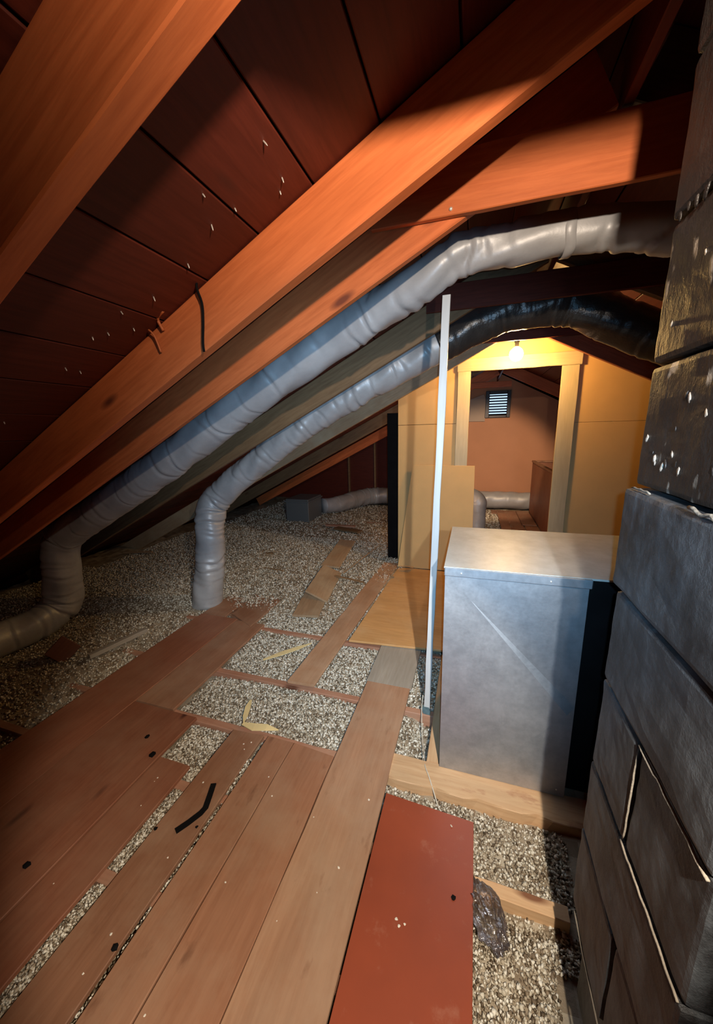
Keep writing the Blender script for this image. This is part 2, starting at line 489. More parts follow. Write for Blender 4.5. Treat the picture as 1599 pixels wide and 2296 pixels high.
# ---- ceiling: outer roof skin with sheathing boards as parts
roof_poly = [(-6.0, 2.5 - 3.0 + SH + 0.05), (RIDGE_X, under_l(RIDGE_X) + SH + 0.05), (6.4, under_r(6.4) + SH + 0.05),
             (6.4, under_r(6.4) + SH + 0.12), (RIDGE_X, under_l(RIDGE_X) + SH + 0.13), (-6.0, -0.5 + SH + 0.12)]
ceiling = prism('ceiling', roof_poly, 'y', -1.6, 8.75, M_BLACK)
tag(ceiling, kind='structure')
ths = 0.021
x = RIDGE_X - 0.263
left_edges = [RIDGE_X, -0.075, -0.296, -0.513, -0.719, -0.940]
while left_edges[-1] > -5.6: left_edges.append(left_edges[-1] - 0.2185)
left_edges[1] = 0.145; left_edges.insert(2, -0.075)
for i in range(len(left_edges) - 1):
    xa, xb = left_edges[i], left_edges[i + 1]
    xm = (xa + xb) / 2
    c = Vector((xm, 0, under_l(xm) + SH)) + NL * ths / 2
    wd = (xa - xb) * 1.118 - 0.006
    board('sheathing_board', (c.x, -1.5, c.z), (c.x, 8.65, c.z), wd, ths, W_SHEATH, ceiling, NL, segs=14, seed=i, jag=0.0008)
for i in range(22):
    xm = RIDGE_X + 0.11 + i * 0.2185
    c = Vector((xm, 0, under_r(xm) + SH)) + NR * ths / 2
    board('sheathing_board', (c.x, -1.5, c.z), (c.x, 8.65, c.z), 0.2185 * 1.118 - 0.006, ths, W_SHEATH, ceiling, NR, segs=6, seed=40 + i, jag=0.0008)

# ---- ridge board
for ya, yb_, lb in ((-1.5, 0.46, 'ridge board over the photographer, before the chimney'), (1.02, 8.6, 'dark ridge board running from the chimney to the far gable')):
    tag(board('ridge_board', (RIDGE_X, ya, under_l(RIDGE_X) + 0.07), (RIDGE_X, yb_, under_l(RIDGE_X) + 0.07), 0.03, 0.2, W_SHEATH, None, (0, 0, 1), segs=4), lb, 'ridge board')


def rafter(side, y, thick, off, label, mat, x_low, seed=0, x_high=None, group=None):
    """off shifts the underside up or down from the common roof plane"""
    if side == 'l':
        xh = RIDGE_X - 0.02 if x_high is None else x_high
        n = NL; f = under_l
    else:
        xh = RIDGE_X + 0.02 if x_high is None else x_high
        n = NR; f = under_r
    a = Vector((x_low, y, f(x_low) + off)) + n * RD / 2
    b = Vector((xh, y, f(xh) + off)) + n * RD / 2
    o = board('rafter', a, b, thick, RD, mat, None, n, segs=16, ch=0.004, jag=0.0012, seed=seed)
    return tag(o, label, 'rafter', group)


rafter('l', -0.62, 0.048, 0, 'red-brown rafter behind the photographer, first from the near gable', W_RAFTER, -5.1, 1)
rafter('l', 0.575, 0.058, 0, 'broad red-brown rafter at the upper left, nearest to the viewer', W_RAFTER, -5.1, 2, 0.30)
rafter('l', 1.240, 0.050, 0, 'bright orange rafter crossing the middle of the slope with a hanging wire and splinters', W_RAFTER, -5.1, 3)
rafter('l', 1.612, 0.036, 0, 'thin orange rafter just above the longer grey duct, with a tie nailed at its top', W_RAFTER, -5.1, 5)
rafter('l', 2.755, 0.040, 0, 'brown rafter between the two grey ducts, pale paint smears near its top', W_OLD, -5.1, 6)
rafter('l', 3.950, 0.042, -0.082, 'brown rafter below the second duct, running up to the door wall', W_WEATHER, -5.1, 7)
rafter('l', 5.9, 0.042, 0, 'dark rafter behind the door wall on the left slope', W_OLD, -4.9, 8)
rafter('l', 7.5, 0.042, -0.03, 'rafter before the far gable on the left slope', W_RAFTER, -4.9, 9)
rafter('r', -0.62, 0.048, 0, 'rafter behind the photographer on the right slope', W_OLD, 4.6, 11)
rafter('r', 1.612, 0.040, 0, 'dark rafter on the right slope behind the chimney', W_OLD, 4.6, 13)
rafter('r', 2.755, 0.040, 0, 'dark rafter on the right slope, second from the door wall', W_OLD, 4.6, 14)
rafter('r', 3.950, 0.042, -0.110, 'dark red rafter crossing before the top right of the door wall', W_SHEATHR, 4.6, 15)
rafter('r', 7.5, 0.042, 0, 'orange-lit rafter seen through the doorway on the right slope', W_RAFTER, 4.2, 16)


def tie(y, z0, depth, thick, x0, x1, label, mat, seed):
    o = board('collar_tie', (x0, y, z0 + depth / 2), (x1, y, z0 + depth / 2), thick, depth, mat, None, (0, 0, 1), segs=8, ch=0.003, seed=seed)
    return tag(o, label, 'collar tie')


ct = tie(1.578, 2.466, 0.20, 0.026, -0.42, 1.20, 'orange collar tie lit from below, nailed to the thin rafter above the bent duct', W_RAFTER, 21)
lathe('nail_head', [(0.0025, -0.01), (0.0055, -0.006), (0.007, 0.0), (0.004, 0.003), (0.001, 0.004)], M_NAIL, ct, Matrix.Translation((-0.119, 1.562, 2.485)) @ Matrix.Rotation(math.radians(90), 4, 'X'), 10)
tie(0.533, 2.390, 0.15, 0.026, -0.20, 1.05, 'collar tie high above the photographer on the broad nearest rafter', W_RAFTER, 20)
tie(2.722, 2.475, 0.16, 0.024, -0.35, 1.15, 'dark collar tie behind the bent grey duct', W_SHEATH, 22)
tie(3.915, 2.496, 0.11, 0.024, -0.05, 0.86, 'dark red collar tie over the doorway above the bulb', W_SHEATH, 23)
tie(7.47, 2.445, 0.10, 0.026, -0.15, 0.60, 'orange-lit collar tie above the louvred vent beyond the doorway', W_RAFTER, 24)

# ---- nails poking through the sheathing
for i, p in enumerate([(-0.569, 1.12, 2.42), (-0.594, 1.152, 2.406), (-0.785, 1.065, 2.311), (-0.71, 1.081, 2.348), (-0.738, 0.975, 2.334), (-0.923, 1.108, 2.242),
                       (-1.08, 1.107, 2.163), (-1.179, 1.056, 2.113), (-1.319, 1.048, 2.043), (-1.283, 1.08, 2.062), (-1.497, 1.058, 1.955), (-1.503, 1.117, 1.952),
                       (-0.116, 1.265, 2.645), (-1.232, 1.147, 2.087), (-1.874, 1.034, 1.766), (-0.553, 0.995, 2.427), (-0.42, 0.62, 2.49), (-0.44, 0.64, 2.48)]):
    rr = random.Random(i)
    ln = rr.uniform(0.014, 0.024)
    R = Matrix.Translation((p[0], p[1], p[2] + 0.012)) @ Matrix.Rotation(math.radians(153 + rr.uniform(-14, 14)), 4, 'Y')
    lathe('roofing_nail', [(0.0024, -0.012), (0.0024, ln * 0.5), (0.0017, ln * 0.7), (0.0004, ln * 0.85)], M_NAIL, ceiling, R, 6)

# ------------------------------------------------------------------ floor: slab, joists, loose fill
floor = bevel_box('floor', (-5.2, -1.6, -0.20), (5.4, 8.7, -0.165), M_PLASTER, None, 0)
tag(floor, kind='structure')
JOISTS = [(-0.28, W_JOIST), (0.33, W_JOIST), (0.735, W_JOIST), (1.14, W_JOIST), (1.525, W_JOIST), (1.965, W_JOIST), (2.575, W_JOIST), (3.05, W_JOIST), (3.50, W_JOIST), (3.95, W_JOIST), (4.40, W_JOIST)]
for i, (y, mt) in enumerate(JOISTS):
    xr = 4.2
    if y in (1.14, 1.525): xr = -0.30 if y == 1.14 else -0.36
    top = -0.022
    board('floor_joist', (-4.6, y, top - 0.07), (xr, y, top - 0.07), 0.046, 0.14, mt, floor, (0, 0, 1), segs=20, seed=60 + i, jag=0.0015)
board('floor_joist', (-0.298, 1.14, -0.092), (0.40, 1.14, -0.092), 0.050, 0.14, W_FRESH, floor, (0, 0, 1), segs=16, seed=76)
# wide fresh joist that carries the metal box, with a waney near edge
board('floor_joist', (-0.36, 1.537, -0.082), (1.30, 1.537, -0.082), 0.150, 0.15, W_FRESH, floor, (0, 0, 1), segs=26, seed=77, wane=0.014)
board('floor_joist', (-0.137, 1.615, -0.062), (-0.137, 4.2, -0.062), 0.062, 0.11, W_FRESH, floor, (0, 0, 1), segs=8, seed=78)
for i, y in enumerate((5.2, 5.9, 6.6, 7.3, 8.0)):
    board('floor_joist', (-4.6, y, -0.092), (4.2, y, -0.092), 0.046, 0.13, W_JOIST, floor, (0, 0, 1), segs=6, seed=90 + i)

# walls
def clip_l(x): return under_l(x) + 0.05
door_y = 4.46
wall_back = empty('wall_back', (0.4, door_y, 0), kind='structure')
prism('wall_panel', [(-0.89, 0.0), (-0.212, 0.0), (-0.212, 1.765), (-0.89, 1.765)], 'y', door_y, door_y + 0.02, M_BOARD, wall_back, (-0.55, door_y, 0.9))
prism('wall_panel', [(-0.89, 1.770), (-0.212, 1.770), (-0.212, 2.42), (-0.89, 2.10)], 'y', door_y - 0.003, door_y + 0.017, M_BOARD, wall_back, (-0.55, door_y, 2.0))
prism('wall_panel', [(0.995, 0.0), (3.2, 0.0), (3.2, 1.35), (2.35, 1.744), (0.995, 1.744)], 'y', door_y, door_y + 0.02, M_BOARD, wall_back, (1.7, door_y, 0.9))
prism('wall_panel', [(0.995, 1.747), (2.345, 1.747), (0.995, 2.46)], 'y', door_y - 0.001, door_y + 0.019, M_BOARD, wall_back, (1.5, door_y, 2.0))
prism('wall_panel', [(-0.212, 2.425), (0.995, 2.425), (0.995, 2.46), (0.41, 2.75), (-0.212, 2.44)], 'y', door_y, door_y + 0.02, M_BOARD, wall_back, (0.4, door_y, 2.5))
for sx in (-0.85, -0.24, 1.05, 1.6, 2.2):
    h = min(under_l(sx), under_r(sx))
    bevel_box('wall_stud', (sx - 0.02, door_y + 0.022, 0), (sx + 0.02, door_y + 0.11, h), W_SHEATH, wall_back, 0.002)
door_1 = empty('door_1', (0.4, door_y, 0), kind='structure')
board('door_jamb', (-0.140, 4.444, -0.05), (-0.140, 4.444, 2.327), 0.138, 0.028, W_CREAM, door_1, (0, 1, 0), segs=8, seed=1)
board('door_jamb', (0.912, 4.444, -0.05), (0.912, 4.444, 2.318), 0.160, 0.028, W_CREAM, door_1, (0, 1, 0), segs=8, seed=2)
board('door_header', (-0.212, 4.440, 2.392), (1.008, 4.440, 2.386), 0.132, 0.030, W_CREAM, door_1, (0, 1, 0), segs=8, seed=3)
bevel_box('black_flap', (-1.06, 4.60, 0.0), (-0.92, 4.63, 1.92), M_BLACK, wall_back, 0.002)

wall_far = empty('wall_far', (0.4, 8.6, 0), kind='structure')
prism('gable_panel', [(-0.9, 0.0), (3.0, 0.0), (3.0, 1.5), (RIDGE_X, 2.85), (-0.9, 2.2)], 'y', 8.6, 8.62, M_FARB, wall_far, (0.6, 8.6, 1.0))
prism('gable_panel', [(-5.3, 0.0), (-0.905, 0.0), (-0.905, 2.2), (-5.3, 0.05)], 'y', 8.605, 8.625, W_SHEATH, wall_far, (-3, 8.6, 1.0))
prism('gable_panel', [(3.005, 0.0), (6.0, 0.0), (3.005, 1.5)], 'y', 8.605, 8.625, W_SHEATH, wall_far, (4, 8.6, 0.7))
prism('grey_patch', [(-0.5, 1.87), (0.195, 1.86), (0.205, 2.30), (0.15, 2.42), (-0.5, 2.2)], 'y', 8.555, 8.598, M_GREYB, wall_far, (-0.1, 8.6, 2.1))
for sx in (-2.95, -2.28, -1.6):
    bevel_box('gable_stud', (sx - 0.02, 8.54, 0), (sx + 0.02, 8.60, under_l(sx) + 0.1), W_OLD, wall_far, 0.002)
wall_near = prism('wall_near', [(-5.2, 0.0), (6.0, 0.0), (RIDGE_X, 2.9)], 'y', -1.55, -1.5, W_SHEATH, None, (0.4, -1.5, 1))
tag(wall_near, kind='structure')

# ------------------------------------------------------------------ chimney
chim = empty('chimney', (0.57, 0.74, 0), 'tall black flue-block chimney on the right, glossy tar above and bare grey blocks below', 'chimney')
bevel_box('mortar_core', (0.385, 0.530, 0.0), (0.79, 0.925, 2.86), M_MORTAR, chim, 0)
R_ = random.Random(5)


def block(y0, y1, z0, z1, x0, mat, x1=0.80, seed=0):
    bm = bmesh.new()
    bmesh.ops.create_cube(bm, size=1.0)
    s = (x1 - x0, y1 - y0, z1 - z0); c = ((x0 + x1) / 2, (y0 + y1) / 2, (z0 + z1) / 2)
    for v in bm.verts: v.co = Vector((v.co.x * s[0], v.co.y * s[1], v.co.z * s[2]))
    bmesh.ops.bevel(bm, geom=bm.edges[:], offset=0.011, segments=2, affect='EDGES', profile=0.6)
    bmesh.ops.subdivide_edges(bm, edges=[e for e in bm.edges if e.calc_length() > 0.08], cuts=7, use_grid_fill=True)
    off = Vector((seed * 3.1, seed * 1.7, 0))
    for v in bm.verts:
        n = mnoise.noise((v.co + off) * 9) * 0.0035 + mnoise.noise((v.co + off) * 30) * 0.0015
        v.co += v.co.normalized() * n
    return from_bm('flue_block', bm, mat, chim, Matrix.Translation(c), smooth=False)


G = 0.0045
courses = [(0.0, 0.300, 0.372, 0.93), (0.300, 0.582, 0.342, 0.972), (0.582, 0.818, 0.341, 0.968), (0.818, 1.078, 0.340, 0.962), (1.078, 1.322, 0.338, 0.956), (1.322, 1.565, 0.335, 0.980),
           (1.565, 1.822, 0.352, 0.972), (1.822, 2.083, 0.354, 0.974), (2.083, 2.345, 0.352, 0.972), (2.345, 2.61, 0.352, 0.974), (2.61, 2.86, 0.353, 0.972)]
for i, (z0, z1, xf, yf) in enumerate(courses):
    mt = M_TAR if i >= 6 else M_BLOCK
    if i in (1, 3):
        ysplit = 0.748 if i == 3 else 0.72
        block(0.507, ysplit - G, z0 + G, z1 - G, xf + 0.004, mt, seed=i * 2)
        block(ysplit + G, yf, z0 + G, z1 - G, xf, mt, seed=i * 2 + 1)
    else:
        block(0.507, yf, z0 + G, z1 - G, xf, mt, seed=i * 2)
# tar drips, and pale flecks added as glints, on the upper courses
def fleck(name, y, z, s, mat, xf=0.352, seed=0):
    rr = random.Random(seed)
    bm = bmesh.new()
    bmesh.ops.create_icosphere(bm, subdivisions=2, radius=1.0)
    for v in bm.verts:
        k = 1 + 0.55 * mnoise.noise(v.co * 1.7 + Vector((seed, seed * 2.3, 0)))
        v.co = Vector((v.co.x * 0.35 * k, v.co.y * 0.75 * k, v.co.z * 1.6 * k)) * s
    from_bm(name, bm, mat, chim, Matrix.Translation((xf, y, z)) @ Matrix.Rotation(rr.uniform(-0.5, 0.5), 4, 'X'), smooth=True)
M_GLINT = plain('glint_fleck', (0.50, 0.43, 0.35), 0.4, 0.2, 20, 0.3, 0.4, 0.6)
for i in range(30):
    rr = random.Random(i + 300)
    fleck('drip_glint', rr.uniform(0.60, 0.955), rr.choice([rr.uniform(1.58, 1.75), rr.uniform(1.75, 2.08), rr.uniform(1.6, 1.66)]), rr.uniform(0.0022, 0.0062), M_GLINT if i % 3 else M_TAR, seed=i)
for i in range(16):
    rr = random.Random(i + 700)
    fleck('mortar_squeeze', 0.52 + i * 0.028, 2.083 + rr.uniform(-0.006, 0.006), rr.uniform(0.005, 0.010), M_TAR, seed=i + 50)
# mortar beads along the lower joints
def bead(pts, r, mat):
    tube('mortar_bead', pts, r, mat, chim, 7, 0.012)
jit = lambda p, k: (p[0], p[1] + R_.gauss(0, 0.001), p[2] + R_.gauss(0, k))
bead([jit((0.341, 0.515 + 0.23 * t / 14, 1.0725), 0.002) for t in range(15)] , 0.0026, M_MORTAR)
bead([jit((0.342, 0.748, 0.83 + 0.235 * t / 12), 0.0) for t in range(13)], 0.0020, M_MORTAR)
bead([jit((0.341, 0.515 + 0.24 * t / 14, 0.818), 0.0015) for t in range(15)], 0.0022, M_MORTAR)
bead([jit((0.342, 0.52 + 0.42 * t / 18, 0.300), 0.001) for t in range(19)], 0.0022, M_MORTAR)
bead([jit((0.338, 0.515 + 0.20 * t / 14, 1.565), 0.0022) for t in range(15)], 0.0032, M_MORTAR)
bead([jit((0.340, 0.86 + 0.09 * t / 8, 1.566), 0.0010) for t in range(9)], 0.0018, M_MORTAR)

# ------------------------------------------------------------------ sheet metal box by the chimney
box = empty('metal_box', (0.19, 1.95, 0), 'tall galvanized sheet-metal box with creased front and pale top beside the chimney', 'metal box')
yb = 1.595
# front panel: shallow creases bent into the sheet
fv = [(-0.101, 0.0, -0.005), (0.474, 0.0, -0.005), (0.474, 0.0, 0.487), (0.474, 0.0, 1.060), (-0.101, 0.0, 1.060),
      (0.014, -0.001, 0.945), (0.444, -0.012, 0.450), (0.165, -0.003, 0.099)]
ff = [(0, 7, 6, 5, 4), (4, 5, 6, 2, 3), (0, 1, 7), (7, 1, 2, 6)]
vb = [(v[0], yb + v[1], v[2]) for v in fv]
vback = [(v[0], yb + 0.022, v[2]) for v in fv[:5]]
faces = ff + [(0, 4, 12, 8), (1, 0, 8, 9), (2, 1, 9, 10), (3, 2, 10, 11), (4, 3, 11, 12), (8, 12, 11, 10, 9)]
bm = bmesh.new()
bv = [bm.verts.new(Vector(p) - Vector((0.19, yb, 0.5))) for p in vb + vback]
for f in faces: bm.faces.new([bv[k] for k in f])
bmesh.ops.recalc_face_normals(bm, faces=bm.faces[:])
front = from_bm('front_panel', bm, M_METAL, box, Matrix.Translation((0.19, yb, 0.5)))
bevel_box('folded_hem', (-0.104, yb - 0.011, 1.054), (0.482, yb + 0.02, 1.094), M_METAL, box, 0.003)
bevel_box('side_panel', (-0.101, yb + 0.01, -0.005), (-0.094, 2.305, 1.090), M_METAL, box, 0.001)
bevel_box('side_panel', (0.466, yb + 0.01, -0.005), (0.472, 2.305, 1.090), M_METAL, box, 0.001)
bevel_box('rear_panel', (-0.101, 2.298, -0.005), (0.84, 2.305, 1.090), M_METAL, box, 0.001)
bevel_box('recess_shade', (0.476, yb + 0.055, -0.005), (0.86, yb + 0.065, 1.088), M_BLACK, box, 0.001)  # black panel added for the shade in the recess beside the box
# top sheet with shallow cross-break
tv = [(-0.106, yb - 0.004, 1.096), (0.86, yb + 0.004, 1.096), (0.86, 2.31, 1.096), (-0.110, 2.312, 1.096), (0.36, 1.95, 1.101)]
tv2 = [(p[0], p[1], p[2] - 0.008) for p in tv[:4]]
bm = bmesh.new()
bv = [bm.verts.new(Vector(p) - Vector((0.36, 1.95, 1.09))) for p in tv + tv2]
for f in [(0, 1, 4), (1, 2, 4), (2, 3, 4), (3, 0, 4), (0, 5, 6, 1), (1, 6, 7, 2), (2, 7, 8, 3), (3, 8, 5, 0), (5, 8, 7, 6)]: bm.faces.new([bv[k] for k in f])
bmesh.ops.recalc_face_normals(bm, faces=bm.faces[:])
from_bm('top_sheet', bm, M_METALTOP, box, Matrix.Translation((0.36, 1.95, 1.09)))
for (px, pz) in ((0.33, 1.072), (-0.03, 1.072), (0.44, 0.03)):
    lathe('screw_head', [(0.004, -0.002), (0.0045, 0.0015), (0.002, 0.003)], M_NAIL, box, Matrix.Translation((px, yb - 0.011 if pz > 1 else yb - 0.001, pz)) @ Matrix.Rotation(math.radians(90), 4, 'X'), 8)

# ------------------------------------------------------------------ ducts
d1 = empty('flexible_duct', (-3.5, 2.1, 0), 'longest grey insulated duct, rising from the left floor to bend under the orange tie', 'duct')
P1 = [(-3.66, 0.85, .12, .135), (-3.60, 1.45, .13, .138), (-3.555, 1.88, .14, .142), (-3.53, 2.06, .22, .148), (-3.50, 2.10, .40, .145), (-3.46, 2.11, .66, .142), (-3.42, 2.12, .82, .142), (-3.30, 2.13, .925, .138),
      (-2.9, 2.15, 1.13, .130), (-2.17, 2.15, 1.510, .128), (-1.365, 2.15, 1.965, .124), (-.72, 2.07, 2.245, .108), (-.28, 1.95, 2.395, .090), (-.09, 1.91, 2.465, .083), (.12, 1.90, 2.475, .082), (.46, 1.90, 2.478, .082), (.80, 1.92, 2.40, .084), (1.3, 2.15, 2.28, .11), (2.4, 2.15, 1.72, .12)]
flex_duct('duct_jacket', P1, M_DUCT, d1, seed=4, crease=0.16, amp=0.0105)
def tape_ring(parent, c, axis, r, w):
    prof = [(r * 0.995, -w), (r + 0.003, -w * 0.8), (r + 0.004, 0), (r + 0.003, w * 0.8), (r * 0.995, w)]
    M = Matrix.Translation(c) @ Vector(axis).to_track_quat('Z', 'X').to_matrix().to_4x4()
    vs, fs, n = [], [], 40
    for rr, z in prof:
        for k in range(n):
            a = 2 * math.pi * k / n; j = 0.0015 * math.sin(5 * a + z * 80)
            vs.append(((rr + j) * math.cos(a), (rr + j) * math.sin(a), z + 0.004 * math.sin(3 * a)))
    for i in range(len(prof) - 1):
        for k in range(n):
            k2 = (k + 1) % n; fs.append((i * n + k, i * n + k2, (i + 1) * n + k2, (i + 1) * n + k))
    from_py('seam_tape', vs, fs, M_DUCT, parent, M, True)
tape_ring(d1, (0.33, 1.90, 2.478), (1, 0, 0.02), 0.0825, 0.020)
d2 = empty('flexible_duct', (-2.55, 2.88, 0), 'grey insulated duct standing on the fill, then running up and over the doorway', 'duct')
P2 = [(-2.60, 2.84, -.10, .145), (-2.575, 2.85, .12, .150), (-2.52, 2.87, .40, .142), (-2.51, 2.90, .70, .140), (-2.50, 2.93, .90, .140), (-2.46, 2.97, 1.05, .138), (-2.28, 3.0, 1.215, .132),
      (-1.9, 3.0, 1.47, .122), (-1.55, 3.0, 1.70, .120), (-1.055, 3.0, 1.975, .120), (-.40, 3.0, 2.273, .122), (-.28, 3.0, 2.328, .123)]
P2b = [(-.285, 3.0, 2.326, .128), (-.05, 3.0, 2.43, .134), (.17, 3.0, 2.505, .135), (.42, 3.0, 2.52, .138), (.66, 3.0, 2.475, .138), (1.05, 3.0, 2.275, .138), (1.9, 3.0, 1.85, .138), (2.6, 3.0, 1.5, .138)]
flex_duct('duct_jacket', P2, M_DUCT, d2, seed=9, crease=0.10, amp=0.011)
flex_duct('black_run', P2b, M_DUCTBLK, d2, seed=29, crease=0.11, amp=0.008)['label'] = 'glossy black jacket on the run over the doorway'  # same duct carried on with a glossy black surface

bt = empty('duct_boot', (-3.2, 6.35, 0), 'dark sheet-metal duct boot on the fill at the dim far left', 'duct boot')
bevel_box('boot_box', (-3.43, 6.12, -0.03), (-2.95, 6.75, 0.47), M_DUCTD, bt, 0.01)
bevel_box('boot_flange', (-3.45, 6.10, 0.41), (-2.93, 6.77, 0.44), M_DUCTD, bt, 0.004)
fd = empty('far_duct', (-1.0, 8.2, 0), 'grey duct lying along the foot of the far gable beyond the doorway', 'duct')
flex_duct('duct_jacket', [(-2.93, 6.80, .22, .15), (-2.7, 7.2, .20, .17), (-2.45, 7.9, .21, .19), (-2.1, 8.22, .21, .19), (-1.4, 8.32, .19, .19), (0.0, 8.33, .18, .185), (.40, 8.33, .18, .185), (1.05, 8.33, .18, .18), (1.50, 8.33, .18, .18), (1.58, 8.33, .18, .17)], M_DUCT, fd, seed=13, ds=0.02, na=32, crease=0.22, amp=0.012)
st = empty('duct_stub', (0.12, 6.3, 0), 'short pale grey upright duct stub just inside the doorway on the left', 'duct')
flex_duct('duct_jacket', [(0.11, 6.3, -.05, .125), (0.11, 6.3, .2, .125), (0.11, 6.3, .42, .125), (0.11, 6.31, .50, .13), (0.05, 6.36, .58, .12), (-.10, 6.45, .61, .115), (-.5, 6.6, .6, .115)], M_DUCT, st, seed=17, ds=0.015, na=36, crease=0.2, amp=0.008)

# ------------------------------------------------------------------ planks lying on the joists
TK = 0.021
def fl(name, x0, x1, y0, y1, label, mat, seed, top=0.0, cat='plank', **k):
    o = plank(name, x0, x1, y0, y1, top, TK, mat, None, seed=seed, segs=12, **k)
    return tag(o, label, cat)
fl('floor_plank', -0.642, -0.342, -0.9, 2.125, 'long pinkish-brown plank running to the grey board, right edge beside the red sheet', W_PLANKL, 101)
fl('floor_plank', -0.650, -0.333, 2.13, 2.95, 'short grey board end with one dark knot, tucked under the plywood sheet', W_PLANKG, 102)
fl('floor_plank', -0.892, -0.647, -0.9, 1.500, 'dusty pale-ended plank just left of the longest plank', W_PLANK, 103, endskew=0.02)
fl('floor_plank', -1.060, -0.897, -0.9, 1.508, 'narrow brown plank between two thin seams in the row beside the dark bent strip', W_PLANK, 104)
fl('floor_plank', -1.285, -1.084, -0.9, 1.498, 'brown plank that carries the dark bent strip', W_PLANK, 105, endskew=-0.015)
fl('floor_plank', -1.556, -1.357, -0.9, 1.222, 'dull brown plank left of the long gravel-filled gap', W_PLANKR, 106)
p4 = fl('floor_plank', -2.060, -1.562, -0.9, 1.505, 'wide red-brown board with a dark knot hole near its right edge', W_PLANKR, 107, top=0.004)
fl('floor_plank', -2.475, -2.066, -0.9, 2.62, 'dim long board at the far left edge of the walkway', W_PLANKR, 108)
fl('floor_plank', -2.062, -1.757, 1.520, 2.600, 'grey-brown board with a small dark knot, beyond the wide red-brown board', W_PLANK, 109)
fl('floor_plank', -2.20, -1.86, 2.62, 3.34, 'dusty board at the far end of the walkway beside the standing duct', W_PLANK, 110, top=0.002, endskew=0.18)
fl('floor_plank', -2.475, -2.215, 2.64, 3.05, 'half-buried dusty board touching the foot of the standing duct', W_PLANK, 112, top=-0.004)
o = board('floor_plank', (-1.068, 1.945, 0.006 + TK / 2), (-0.962, 4.37, 0.006 + TK / 2), 0.198, TK, W_PLANKT, None, (0, 0, 1), segs=14, seed=111, endskew=-0.02)
tag(o, 'narrow orange-brown plank lying askew along the left edge of the plywood sheet', 'plank')

# plywood sheet
def sheet(name, corners, thick, mat, label, cat, kind=None):
    """flat sheet from four top corners"""
    c = sum((Vector(p) for p in corners), Vector()) / 4
    bm = bmesh.new()
    n = (Vector(corners[1]) - Vector(corners[0])).cross(Vector(corners[3]) - Vector(corners[0])).normalized()
    t = [bm.verts.new(Vector(p) - c) for p in corners]
    b = [bm.verts.new(Vector(p) - c - n * thick) for p in corners]
    bm.faces.new(t); bm.faces.new(b[::-1])
    for i in range(4):
        j = (i + 1) % 4
        bm.faces.new((t[j], t[i], b[i], b[j]))
    bmesh.ops.recalc_face_normals(bm, faces=bm.faces[:])
    bmesh.ops.bevel(bm, geom=bm.edges[:], offset=min(0.003, thick * 0.25), segments=1, affect='EDGES')
    o = from_bm(name, bm, mat, None, Matrix.Translation(c))
    return tag(o, label, cat)
sheet('plywood_sheet', [(-0.925, 2.53, 0.019), (-0.108 + 0.0, 2.60, 0.019), (0.56, 2.66, 0.019), (0.50, 4.28, 0.019)] if False else [(-0.92, 2.535, 0.020), (0.56, 2.66, 0.020), (0.50, 4.26, 0.020), (-0.845, 4.26, 0.020)], 0.017, W_PLY, 'orange plywood sheet on the floor in front of the leaning board', 'plywood')
sheet('hardboard_sheet', [(-0.338, -0.6, 0.004), (0.066, -0.6, 0.004), (0.070, 1.352, 0.004), (-0.330, 1.372, 0.004)], 0.006, M_RED, 'smooth brick-red hardboard sheet right of the long planks', 'board')
o = sheet('leaning_board', [(-0.858, 4.275, 0.022), (0.028, 4.275, 0.022), (0.018, 4.425, 1.285), (-0.705, 4.425, 1.29)], 0.008, M_BOARD, 'tan fibreboard panel leaning against the wall left of the doorway', 'board')
o = board('wood_offcut', (-0.83, 4.29, 0.03), (-0.66, 4.275, 0.03), 0.035, 0.018, W_PLY, None, seed=3, segs=3)
tag(o, 'small pale wood strip at the foot of the leaning board', 'offcut')

# weathered boards on the fill
def ob(name, a, b, wd, th, mat, label, cat, seed, upv=(0, 0, 1), sk=0.0):
    o = board(name, a, b, wd, th, mat, None, upv, segs=6, seed=seed, endskew=sk)
    return tag(o, label, cat)
ob('loose_board', (-1.66, 3.98, 0.055), (-1.79, 5.02, 0.075), 0.25, 0.022, W_WEATHER, 'yellowish weathered board, farthest of the scraps on the fill', 'scrap board', 1, sk=0.05)
ob('loose_board', (-1.48, 3.14, 0.060), (-1.60, 3.90, 0.055), 0.26, 0.020, W_WEATHER, 'weathered board tilted on the fill between two other scraps', 'scrap board', 2, (0.25, 0, 1), 0.10)
ob('loose_board', (-1.455, 2.83, 0.006), (-1.56, 3.42, 0.03), 0.26, 0.022, W_WEATHER, 'short dusty board half under the tilted scrap', 'scrap board', 3)
ob('wood_sliver', (-1.42, 3.80, 0.06), (-1.27, 4.74, 0.085), 0.020, 0.008, W_WEATHER, 'long thin grey sliver beside the plank on the fill', 'sliver', 4)
ob('wood_sliver', (-1.50, 3.72, 0.055), (-1.12, 3.66, 0.035), 0.028, 0.012, W_OLD, 'dark crosswise sliver against the askew plank', 'sliver', 5)
ob('wood_sliver', (-2.80, 4.15, 0.06), (-2.62, 4.22, 0.07), 0.05, 0.03, W_OLD, 'dark chunk of wood on the fill right of the standing duct', 'sliver', 6)
ob('wood_sliver', (-2.46, 3.74, 0.055), (-2.18, 3.71, 0.055), 0.018, 0.010, W_OLD, 'short dark sliver on the fill left of the scraps', 'sliver', 7)
ob('wood_sliver', (-2.30, 5.85, 0.03), (-1.80, 5.70, 0.03), 0.16, 0.03, W_OLD, 'dark flat scrap on the dim fill before the wall', 'sliver', 8)
ob('wood_sliver', (-4.70, 3.66, 0.10), (-4.30, 3.78, 0.10), 0.03, 0.02, W_WEATHER, 'brown stick on the fill behind the longer duct', 'sliver', 9)
